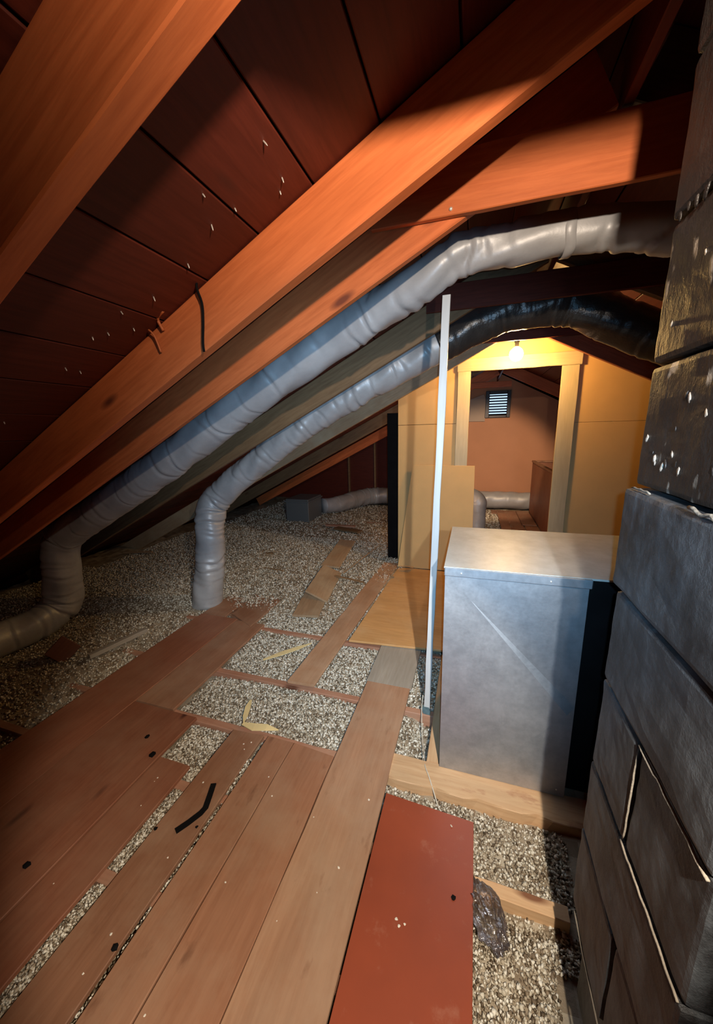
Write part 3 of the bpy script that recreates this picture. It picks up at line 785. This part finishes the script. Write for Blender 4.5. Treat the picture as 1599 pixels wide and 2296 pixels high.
ob('wood_sliver', (-2.55, 6.0, 0.03), (-2.0, 6.05, 0.02), 0.08, 0.03, W_JOIST, 'brown strip on the fill right of the dark duct boot', 'sliver', 10)
# left corner scraps
wb_n = Vector((3.02, -1.72, 1.35)).normalized(); wb_x = Vector((0, 0, 1)).cross(wb_n).normalized(); wb_y = wb_n.cross(wb_x)
wb_M = Matrix.Translation((-3.03, 1.72, 0.070)) @ Matrix((wb_x, wb_y, wb_n)).transposed().to_4x4() @ Matrix.Rotation(math.radians(38), 4, 'Z')
o = bevel_box('wood_block', (-0.08, -0.08, -0.03), (0.08, 0.08, 0.03), W_BLOCK, None, 0.004, wb_M)
tag(o, 'dark red square wood block tilted against the foot of the longer duct', 'wood block')
ob('wood_stick', (-2.78, 1.74, 0.045), (-2.66, 2.16, 0.055), 0.045, 0.035, W_PLANKG, 'grey stick lying on the fill between the block and the walkway', 'stick', 12)

# pale splinters
def splint(pts, wd, label, seed):
    """flat tapering splinter through ground points"""
    n = len(pts); vs, fs = [], []
    for i, p in enumerate(pts):
        p = Vector(p); q = Vector(pts[min(i + 1, n - 1)]) - Vector(pts[max(i - 1, 0)])
        s = Vector((-q.y, q.x, 0)).normalized() * wd * (1 - abs(2 * i / (n - 1) - 0.9) ** 2 * 0.75) / 2
        for d in ((s, 0), (-s, 0), (-s, -0.004), (s, -0.004)): vs.append(p + d[0] + Vector((0, 0, d[1])))
    for i in range(n - 1):
        for k in range(4):
            k2 = (k + 1) % 4
            fs.append((i * 4 + k, i * 4 + k2, (i + 1) * 4 + k2, (i + 1) * 4 + k))
    fs.append((3, 2, 1, 0)); fs.append(tuple((n - 1) * 4 + k for k in range(4)))
    c = Vector(pts[n // 2])
    o = from_py('pale_splinter', [v - c for v in vs], fs, W_SPLINT, None, Matrix.Translation(c))
    return tag(o, label, 'splinter')
splint([(-1.50, 2.16, -0.02), (-1.40, 2.27, -0.018), (-1.30, 2.37, -0.012), (-1.215, 2.45, -0.004)], 0.05, 'long yellow splinter on the fill left of the askew plank', 1)
splint([(-1.255, 1.545, 0.004), (-1.17, 1.535, 0.010), (-1.10, 1.555, 0.008), (-1.03, 1.575, -0.01)], 0.055, 'yellow splinter lying level at the near plank ends', 2)
splint([(-1.33, 1.74, -0.008), (-1.31, 1.68, -0.002), (-1.275, 1.60, 0.004), (-1.25, 1.545, 0.008)], 0.036, 'yellow splinter standing up from the near plank ends, bent to the left', 3)

# dark bent strip
pts = [(-1.165, 1.172), (-1.142, 1.115), (-1.122, 1.062), (-1.126, 1.035), (-1.150, 0.985), (-1.178, 0.938)]
vs, fs = [], []
for i, p in enumerate(pts):
    a = Vector(pts[max(i - 1, 0)]); b = Vector(pts[min(i + 1, len(pts) - 1)]); q = (b - a).normalized(); s = Vector((-q.y, q.x)) * 0.013
    for sg, z in ((1, .006), (-1, .006), (-1, .001), (1, .001)): vs.append((p[0] + s.x * sg, p[1] + s.y * sg, z))
for i in range(len(pts) - 1):
    for k in range(4):
        k2 = (k + 1) % 4; fs.append((i * 4 + k, i * 4 + k2, (i + 1) * 4 + k2, (i + 1) * 4 + k))
fs.append((3, 2, 1, 0)); fs.append(tuple((len(pts) - 1) * 4 + k for k in range(4)))
o = from_py('bent_strip', [(v[0] + 1.14, v[1] - 1.05, v[2]) for v in vs], fs, M_BLACK, None, Matrix.Translation((-1.14, 1.05, 0)))
tag(o, 'black bent strip lying on the near planks', 'strip')

# chips of debris on planks and red sheet (tiny)
def chip(name, x, y, z, s, mat, label, grp, cat='chip', seed=0):
    bm = bmesh.new(); rr = random.Random(seed)
    bmesh.ops.create_icosphere(bm, subdivisions=1, radius=1)
    for v in bm.verts: v.co = Vector((v.co.x * s * rr.uniform(.6, 1.2), v.co.y * s * rr.uniform(.6, 1.2), v.co.z * s * .4))
    o = from_bm(name, bm, mat, None, Matrix.Translation((x, y, z + s * 0.3)) @ Matrix.Rotation(rr.uniform(0, 3), 4, 'Z'))
    return tag(o, label, cat, grp)
for i, (cx, cy, s) in enumerate([(-0.262, 0.62, .008), (-0.10, 0.700, .007), (-0.122, 0.675, .006), (-0.095, 0.68, .005), (-0.145, 0.632, .008), (-0.19, 0.93, .006), (-0.178, 0.915, .006), (-0.16, 0.925, .005), (-0.04, 0.53, .005)]):
    chip('pale_chip', cx * 1.35 if False else cx, cy * 1.45 if False else cy, 0.004, s, M_CHIP, 'small pale flake lying on the brick-red sheet', 'pale flakes on the red sheet', seed=i)
for i in range(22):
    rr = random.Random(900 + i)
    chip('pale_chip', rr.choice([rr.uniform(-2.0, -1.6), rr.uniform(-1.5, -1.4), rr.uniform(-1.25, -1.1), rr.uniform(-.95, -.40), rr.uniform(-0.95, -.40)]), rr.uniform(0.45, 1.45), 0.0, rr.uniform(.0025, .006), M_CHIP, 'tiny pale flake scattered on the brown planks', 'flakes on the planks', seed=50 + i)
for i, (cx, cy, s) in enumerate([(-1.73, 1.30, .016), (-1.60, 1.215, .020), (-1.665, 0.655, .016), (0.0, 1.05, .010), (-1.10, 0.98, .007), (-1.27, 0.92, .010), (-1.09, 0.58, .013)]):
    chip('dark_clump', cx, cy, 0.003, s, M_BLACK, ['dark knot-like clump on the wide red-brown board', 'dark clump at the corner of the dull brown plank', 'dark oblong clump on the dull boards at the left edge', 'dark speck on the brick-red sheet', 'dark speck beside the bent strip', 'dark clump in the gravel gap', 'dark clump in the seam at the lower left'][i], None, 'clump', seed=90 + i)

# ------------------------------------------------------------------ white strip standing in front of the wall, string and bag
pole = empty('upright_strip', (-0.208, 1.97, 0), 'tall thin white-painted wood strip standing upright left of the metal box', 'strip')
board('strip_body', (-0.2095, 1.968, -0.02), (-0.160, 2.01, 2.345), 0.037, 0.012, W_STRIP, pole, (-0.08, -1, 0), segs=14, seed=4, ch=0.0015)
board('taped_foot', (-0.203, 1.955, -0.11), (-0.212, 1.968, 0.02), 0.045, 0.022, M_TAPE, pole, (-0.08, -1, 0), segs=6, seed=5, ch=0.003, jag=0.003)
o = tube('string', [(-0.235, 1.965, 0.10), (-0.238, 1.94, 0.02), (-0.215, 1.80, -0.035), (-0.185, 1.66, -0.03), (-0.170, 1.575, -0.006), (-0.145, 1.52, -0.001), (-0.112, 1.455, -0.02), (-0.085, 1.41, -0.045), (-0.05, 1.36, -0.03), (-0.02, 1.30, 0.01)], 0.0028, M_STRING, None, 6, 0.02)
tag(o, 'thin pale string trailing from the foot of the white strip over the fresh joist', 'string')

bm = bmesh.new()
bmesh.ops.create_icosphere(bm, subdivisions=5, radius=1.0)
for v in bm.verts:
    p = v.co.copy()
    n = mnoise.noise(p * 2.2) * 0.25 + mnoise.noise(p * 5.5 + Vector((3, 1, 2))) * 0.16 + mnoise.noise(p * 13) * 0.05
    k = 1 + n
    neck = 1.0 if p.y < 0.45 else max(0.22, 1 - (p.y - 0.45) * 1.5)
    v.co = Vector((p.x * 0.055 * k * neck, p.y * 0.105 * k, p.z * 0.032 * k * neck))
o = from_bm('plastic_bag', bm, M_BAG, None, Matrix.Translation((0.118, 1.055, -0.015)) @ Matrix.Rotation(math.radians(24), 4, 'Z'), smooth=True)
tag(o, 'crumpled clear plastic bag at the right edge of the brick-red sheet', 'plastic bag')

# wire and splinters on the orange rafter
o = tube('hanging_wire', [(-0.955, 1.200, 2.262), (-0.968, 1.195, 2.22), (-0.958, 1.203, 2.165), (-0.962, 1.203, 2.10), (-0.972, 1.203, 2.035), (-0.972, 1.2035, 2.005)], 0.0045, M_BLACK, None, 7, 0.015)
tag(o, 'dark wire hanging down the face of the bright orange rafter', 'wire')
def rsplint(pts, w0, label):
    o = tube('rafter_splinter', pts, w0, W_RAFTER, None, 6, 0.01)
    return tag(o, label, 'splinter')
rsplint([(-1.150, 1.206, 2.095), (-1.160, 1.196, 2.135), (-1.120, 1.185, 2.155)], 0.006, 'pale splinter sticking out at the top edge of the orange rafter near the wire')
rsplint([(-1.175, 1.207, 2.02), (-1.19, 1.199, 2.08), (-1.205, 1.19, 2.10)], 0.004, 'split flake of wood on the orange rafter below the pale splinter')
rsplint([(-1.800, 1.202, 1.868), (-1.745, 1.175, 1.895), (-1.685, 1.19, 1.912)], 0.007, 'pale splinter at the lower top edge of the orange rafter')

# ------------------------------------------------------------------ bulb
blb = empty('light_bulb', (0.350, 4.06, 2.401), 'lit bare bulb hanging in front of the door header', 'light bulb')
lathe('bulb_glass', [(0.003, -0.034), (0.014, -0.031), (0.024, -0.024), (0.031, -0.013), (0.0335, 0.0), (0.031, 0.012), (0.025, 0.022), (0.016, 0.030), (0.008, 0.035)], M_BULB, blb, Matrix.Translation((0.350, 4.06, 2.401)) @ Matrix.Scale(1.9, 4), 20)
lathe('bulb_socket', [(0.0145, 0.049), (0.019, 0.052), (0.019, 0.085), (0.024, 0.09), (0.024, 0.105), (0.008, 0.115)], M_BLACK, blb, Matrix.Translation((0.350, 4.06, 2.418)), 16)
tube('bulb_cord', [(0.350, 4.06, 2.55), (0.352, 4.062, 2.62), (0.350, 4.065, 2.70)], 0.004, M_BLACK, blb, 6)

# ------------------------------------------------------------------ beyond the doorway
vt = empty('gable_vent', (0.44, 8.58, 1.93), 'square louvred metal vent with daylight behind, high on the far gable', 'vent')
for nm, lo, hi in (('vent_frame', (0.19, 8.53, 1.93), (0.27, 8.60, 2.48)), ('vent_frame', (0.62, 8.53, 1.93), (0.69, 8.60, 2.48)), ('vent_frame', (0.27, 8.53, 1.93), (0.62, 8.60, 1.98)), ('vent_frame', (0.27, 8.53, 2.41), (0.62, 8.60, 2.48))):
    bevel_box(nm, lo, hi, M_VENT, vt, 0.006)
for k in range(8):
    z = 1.995 + k * 0.055
    bevel_box('louvre', (-0.175, -0.022, -0.003), (0.175, 0.022, 0.003), M_VENT, vt, 0.001, Matrix.Translation((0.445, 8.565, z)) @ Matrix.Rotation(math.radians(-38), 4, 'X'))
bevel_box('daylight_pane', (0.27, 8.592, 1.98), (0.62, 8.597, 2.41), M_SKYLIGHT, vt, 0)

bn = empty('wooden_bin', (1.45, 7.0, 0), 'open-topped brown wooden bin seen through the right side of the doorway', 'bin')
prism('side_panel', [(6.0, 0.0), (8.05, 0.0), (8.05, 1.03), (6.0, 1.03)], 'x', 1.135, 1.16, W_PLANKR, bn, (1.14, 7, .5))
prism('side_panel', [(6.0, 0.0), (8.05, 0.0), (8.05, 1.03), (6.0, 1.03)], 'x', 1.80, 1.825, W_PLANKR, bn, (1.8, 7, .5))
bevel_box('end_panel', (1.16, 8.02, 0.0), (1.80, 8.045, 1.03), W_PLANKR, bn, 0.003)
bevel_box('end_panel', (1.16, 6.0, 0.0), (1.80, 6.025, 1.03), W_PLANKR, bn, 0.003)
bevel_box('top_rail', (1.12, 5.99, 1.025), (1.175, 8.06, 1.06), W_PLANK, bn, 0.004)
bevel_box('top_rail', (1.175, 8.0, 1.025), (1.82, 8.06, 1.06), W_PLANK, bn, 0.004)
for i, (xa, xb, ya, yb_, tp, lb) in enumerate([(0.66, 0.90, 5.2, 8.12, -0.005, 'flat plank in the middle of the doorway floor under two looser boards'),
                                             (0.92, 1.125, 5.2, 8.14, -0.004, 'flat plank beside the wooden bin beyond the doorway'),
                                             (0.505, 0.665, 5.6, 7.72, 0.022, 'orange-brown loose plank beyond the doorway, left of the others'),
                                             (0.88, 1.115, 6.85, 8.02, 0.022, 'short loose board lying on top near the wooden bin'),
                                             (0.40, 0.66, 7.75, 8.12, -0.002, 'plank end against the far duct')]):
    fl('floor_plank', xa, xb, ya, yb_, lb, W_PLANK, 130 + i, top=tp)

# ------------------------------------------------------------------ loose-fill insulation between the joists
def fill():
    rng = np.random.default_rng(3)
    def h(x, y):
        hh = -0.062 + 0.016 * np.clip((y - 1.6) / 0.8, 0, 1) + 0.05 * np.clip((y - 2.6) / 0.6, 0, 1)
        hh = hh + 0.05 * np.clip((-2.45 - x) / 0.4, 0, 1) * np.clip((y - 0.9) / 0.6, 0.2, 1)
        hh = hh + 0.035 * np.exp(-(((y - 4.6) / 0.7) ** 2)) * np.clip((-0.9 - x) / 0.8, 0, 1)
        hh = hh - 0.03 * np.clip((y - 5.3) / 0.8, 0, 1)
        hh = hh + 0.012 * np.sin(3.1 * x + 1.3) * np.sin(2.7 * y) + 0.006 * np.sin(9 * x + y * 4) * np.sin(8 * y - 3 * x)
        hh = hh + 0.03 * np.exp(-(((x + 1.32) / 0.06) ** 2)) * (y < 1.3)          # fill squeezed up in the long gap
        hh = hh + 0.040 * np.exp(-(((x + 1.072) / 0.03) ** 2)) * (y < 1.35)
        hh = hh - 0.045 * np.clip((x + 0.30) / 0.08, 0, 1) * np.clip((2.45 - y) / 0.2, 0, 1) * (y > 1.60)   # hollow under the plywood edge
        hh = hh - 0.035 * np.exp(-(((y - 1.085) / 0.04) ** 2)) * (x > -0.0)       # settled below the near joist
        return hh
    # base surface
    xs = np.arange(-5.2, 4.41, 0.06); ys = np.arange(-0.9, 8.61, 0.06)
    X, Y = np.meshgrid(xs, ys, indexing='ij')
    Z = h(X, Y) + rng.normal(0, 0.004, X.shape)
    V0 = np.stack([X, Y, Z], -1).reshape(-1, 3)
    nx, ny = len(xs), len(ys)
    i, j = np.meshgrid(np.arange(nx - 1), np.arange(ny - 1), indexing='ij')
    F0 = np.stack([i * ny + j, (i + 1) * ny + j, (i + 1) * ny + j + 1, i * ny + j + 1], -1).reshape(-1, 4)
    T0 = np.clip(rng.normal(0.36, 0.10, len(F0)), 0, 1)
    # flakes
    def region(n, x0, x1, y0, y1, smin, smax):
        return np.stack([rng.uniform(x0, x1, n), rng.uniform(y0, y1, n), rng.uniform(smin, smax, n)], 1)
    R = np.concatenate([
        region(30000, -2.55, 0.42, 0.30, 2.75, .0050, .0115), region(26000, -1.78, -0.32, 1.40, 2.85, .0050, .0115), region(9000, -0.34, 0.42, 0.35, 2.75, .0050, .0115), region(5000, -1.37, -1.27, 0.3, 1.25, .004, .0085), region(700, -1.09, -1.05, 0.3, 1.45, .004, .008), region(6000, -0.1, 0.45, 0.4, 1.5, .004, .0085), region(2600, -1.60, -1.25, 1.15, 1.50, .005, .0105),
        region(26000, -5.0, -2.40, 0.7, 3.2, .0055, .011), region(36000, -4.6, -0.8, 2.7, 5.2, .006, .012), region(12000, -4.6, -0.95, 5.2, 8.2, .008, .016), region(4000, -0.1, 0.7, 5.2, 8.2, .010, .018)])
    keep = np.ones(len(R), bool)
    for (x0, x1, y0, y1) in [(-0.63, -0.35, -1, 2.12), (-1.27, -1.092, -1, 1.49), (-1.052, -0.66, -1, 1.49), (-1.545, -1.37, -1, 1.21), (-2.46, -1.58, -1, 1.49), (-2.46, -1.77, 1.4, 2.6), (-0.33, 0.06, -1, 1.34), (-0.88, 0.5, 2.62, 4.2)]:
        keep &= ~((R[:, 0] > x0) & (R[:, 0] < x1) & (R[:, 1] > y0) & (R[:, 1] < y1))
    for y, _ in JOISTS:
        if y < 2.9: keep &= ~((np.abs(R[:, 1] - y) < 0.026) & (R[:, 0] > -2.6) & (rng.random(len(R)) < 0.985))
    keep &= ~((np.abs(R[:, 1] - 1.537) < 0.080) & (R[:, 0] > -0.36))
    keep &= ~((R[:, 0] > 0.33) & (R[:, 1] < 0.98) & (R[:, 1] > 0.5))
    keep &= ~((R[:, 0] > -0.17) & (R[:, 0] < -0.10) & (R[:, 1] > 1.57) & (R[:, 1] < 4.2))
    R = R[keep]; n = len(R)
    octa = np.array([[1, 0, 0], [-1, 0, 0], [0, 1, 0], [0, -1, 0], [0, 0, 1], [0, 0, -1]], float)
    of = np.array([[0, 2, 4], [2, 1, 4], [1, 3, 4], [3, 0, 4], [2, 0, 5], [1, 2, 5], [3, 1, 5], [0, 3, 5]])
    q = rng.normal(size=(n, 4)); q /= np.linalg.norm(q, axis=1)[:, None]
    w_, x_, y_, z_ = q.T
    Rm = np.stack([np.stack([1 - 2 * (y_ ** 2 + z_ ** 2), 2 * (x_ * y_ - z_ * w_), 2 * (x_ * z_ + y_ * w_)], -1),
                   np.stack([2 * (x_ * y_ + z_ * w_), 1 - 2 * (x_ ** 2 + z_ ** 2), 2 * (y_ * z_ - x_ * w_)], -1),
                   np.stack([2 * (x_ * z_ - y_ * w_), 2 * (y_ * z_ + x_ * w_), 1 - 2 * (x_ ** 2 + y_ ** 2)], -1)], 1)
    sc = R[:, 2][:, None] * np.stack([rng.uniform(.8, 1.2, n), rng.uniform(.7, 1.1, n), rng.uniform(.45, .9, n)], 1)
    pts = octa[None] * (1 + rng.uniform(-.25, .25, (n, 6, 1))) * sc[:, None, :]
    pts = np.einsum('nij,nkj->nki', Rm, pts)
    pos = np.stack([R[:, 0], R[:, 1], h(R[:, 0], R[:, 1]) + rng.uniform(-0.002, 0.013, n)], 1)
    V1 = (pts + pos[:, None, :]).reshape(-1, 3)
    F1 = (of[None] + (np.arange(n) * 6)[:, None, None] + len(V0)).reshape(-1, 3)
    tn = np.clip(rng.normal(0.60, 0.26, n), 0, 1)
    k = rng.random(n); tn = np.where(k < 0.14, rng.uniform(0, 0.16, n), tn); tn = np.where(k > 0.86, rng.uniform(0.85, 1.0, n), tn)
    T1 = np.repeat(tn, 8)
    me = bpy.data.meshes.new('loose_fill_insulation')
    V = np.concatenate([V0, V1]).astype(np.float32)
    me.vertices.add(len(V)); me.vertices.foreach_set('co', V.ravel())
    nl = F0.size + F1.size
    me.loops.add(nl)
    me.loops.foreach_set('vertex_index', np.concatenate([F0.ravel(), F1.ravel()]).astype(np.int32))
    me.polygons.add(len(F0) + len(F1))
    st_ = np.concatenate([np.arange(len(F0)) * 4, len(F0) * 4 + np.arange(len(F1)) * 3]).astype(np.int32)
    me.polygons.foreach_set('loop_start', st_)
    me.update(calc_edges=True)
    at = me.attributes.new('tone', 'FLOAT', 'FACE')
    at.data.foreach_set('value', np.concatenate([T0, T1]).astype(np.float32))
    me.materials.append(M_GRAVEL)
    me.validate()
    o = bpy.data.objects.new('loose_fill_insulation', me)
    link(o)
    tag(o, 'beige speckled loose-fill insulation lying between the joists', 'insulation', None, 'stuff')
fill()
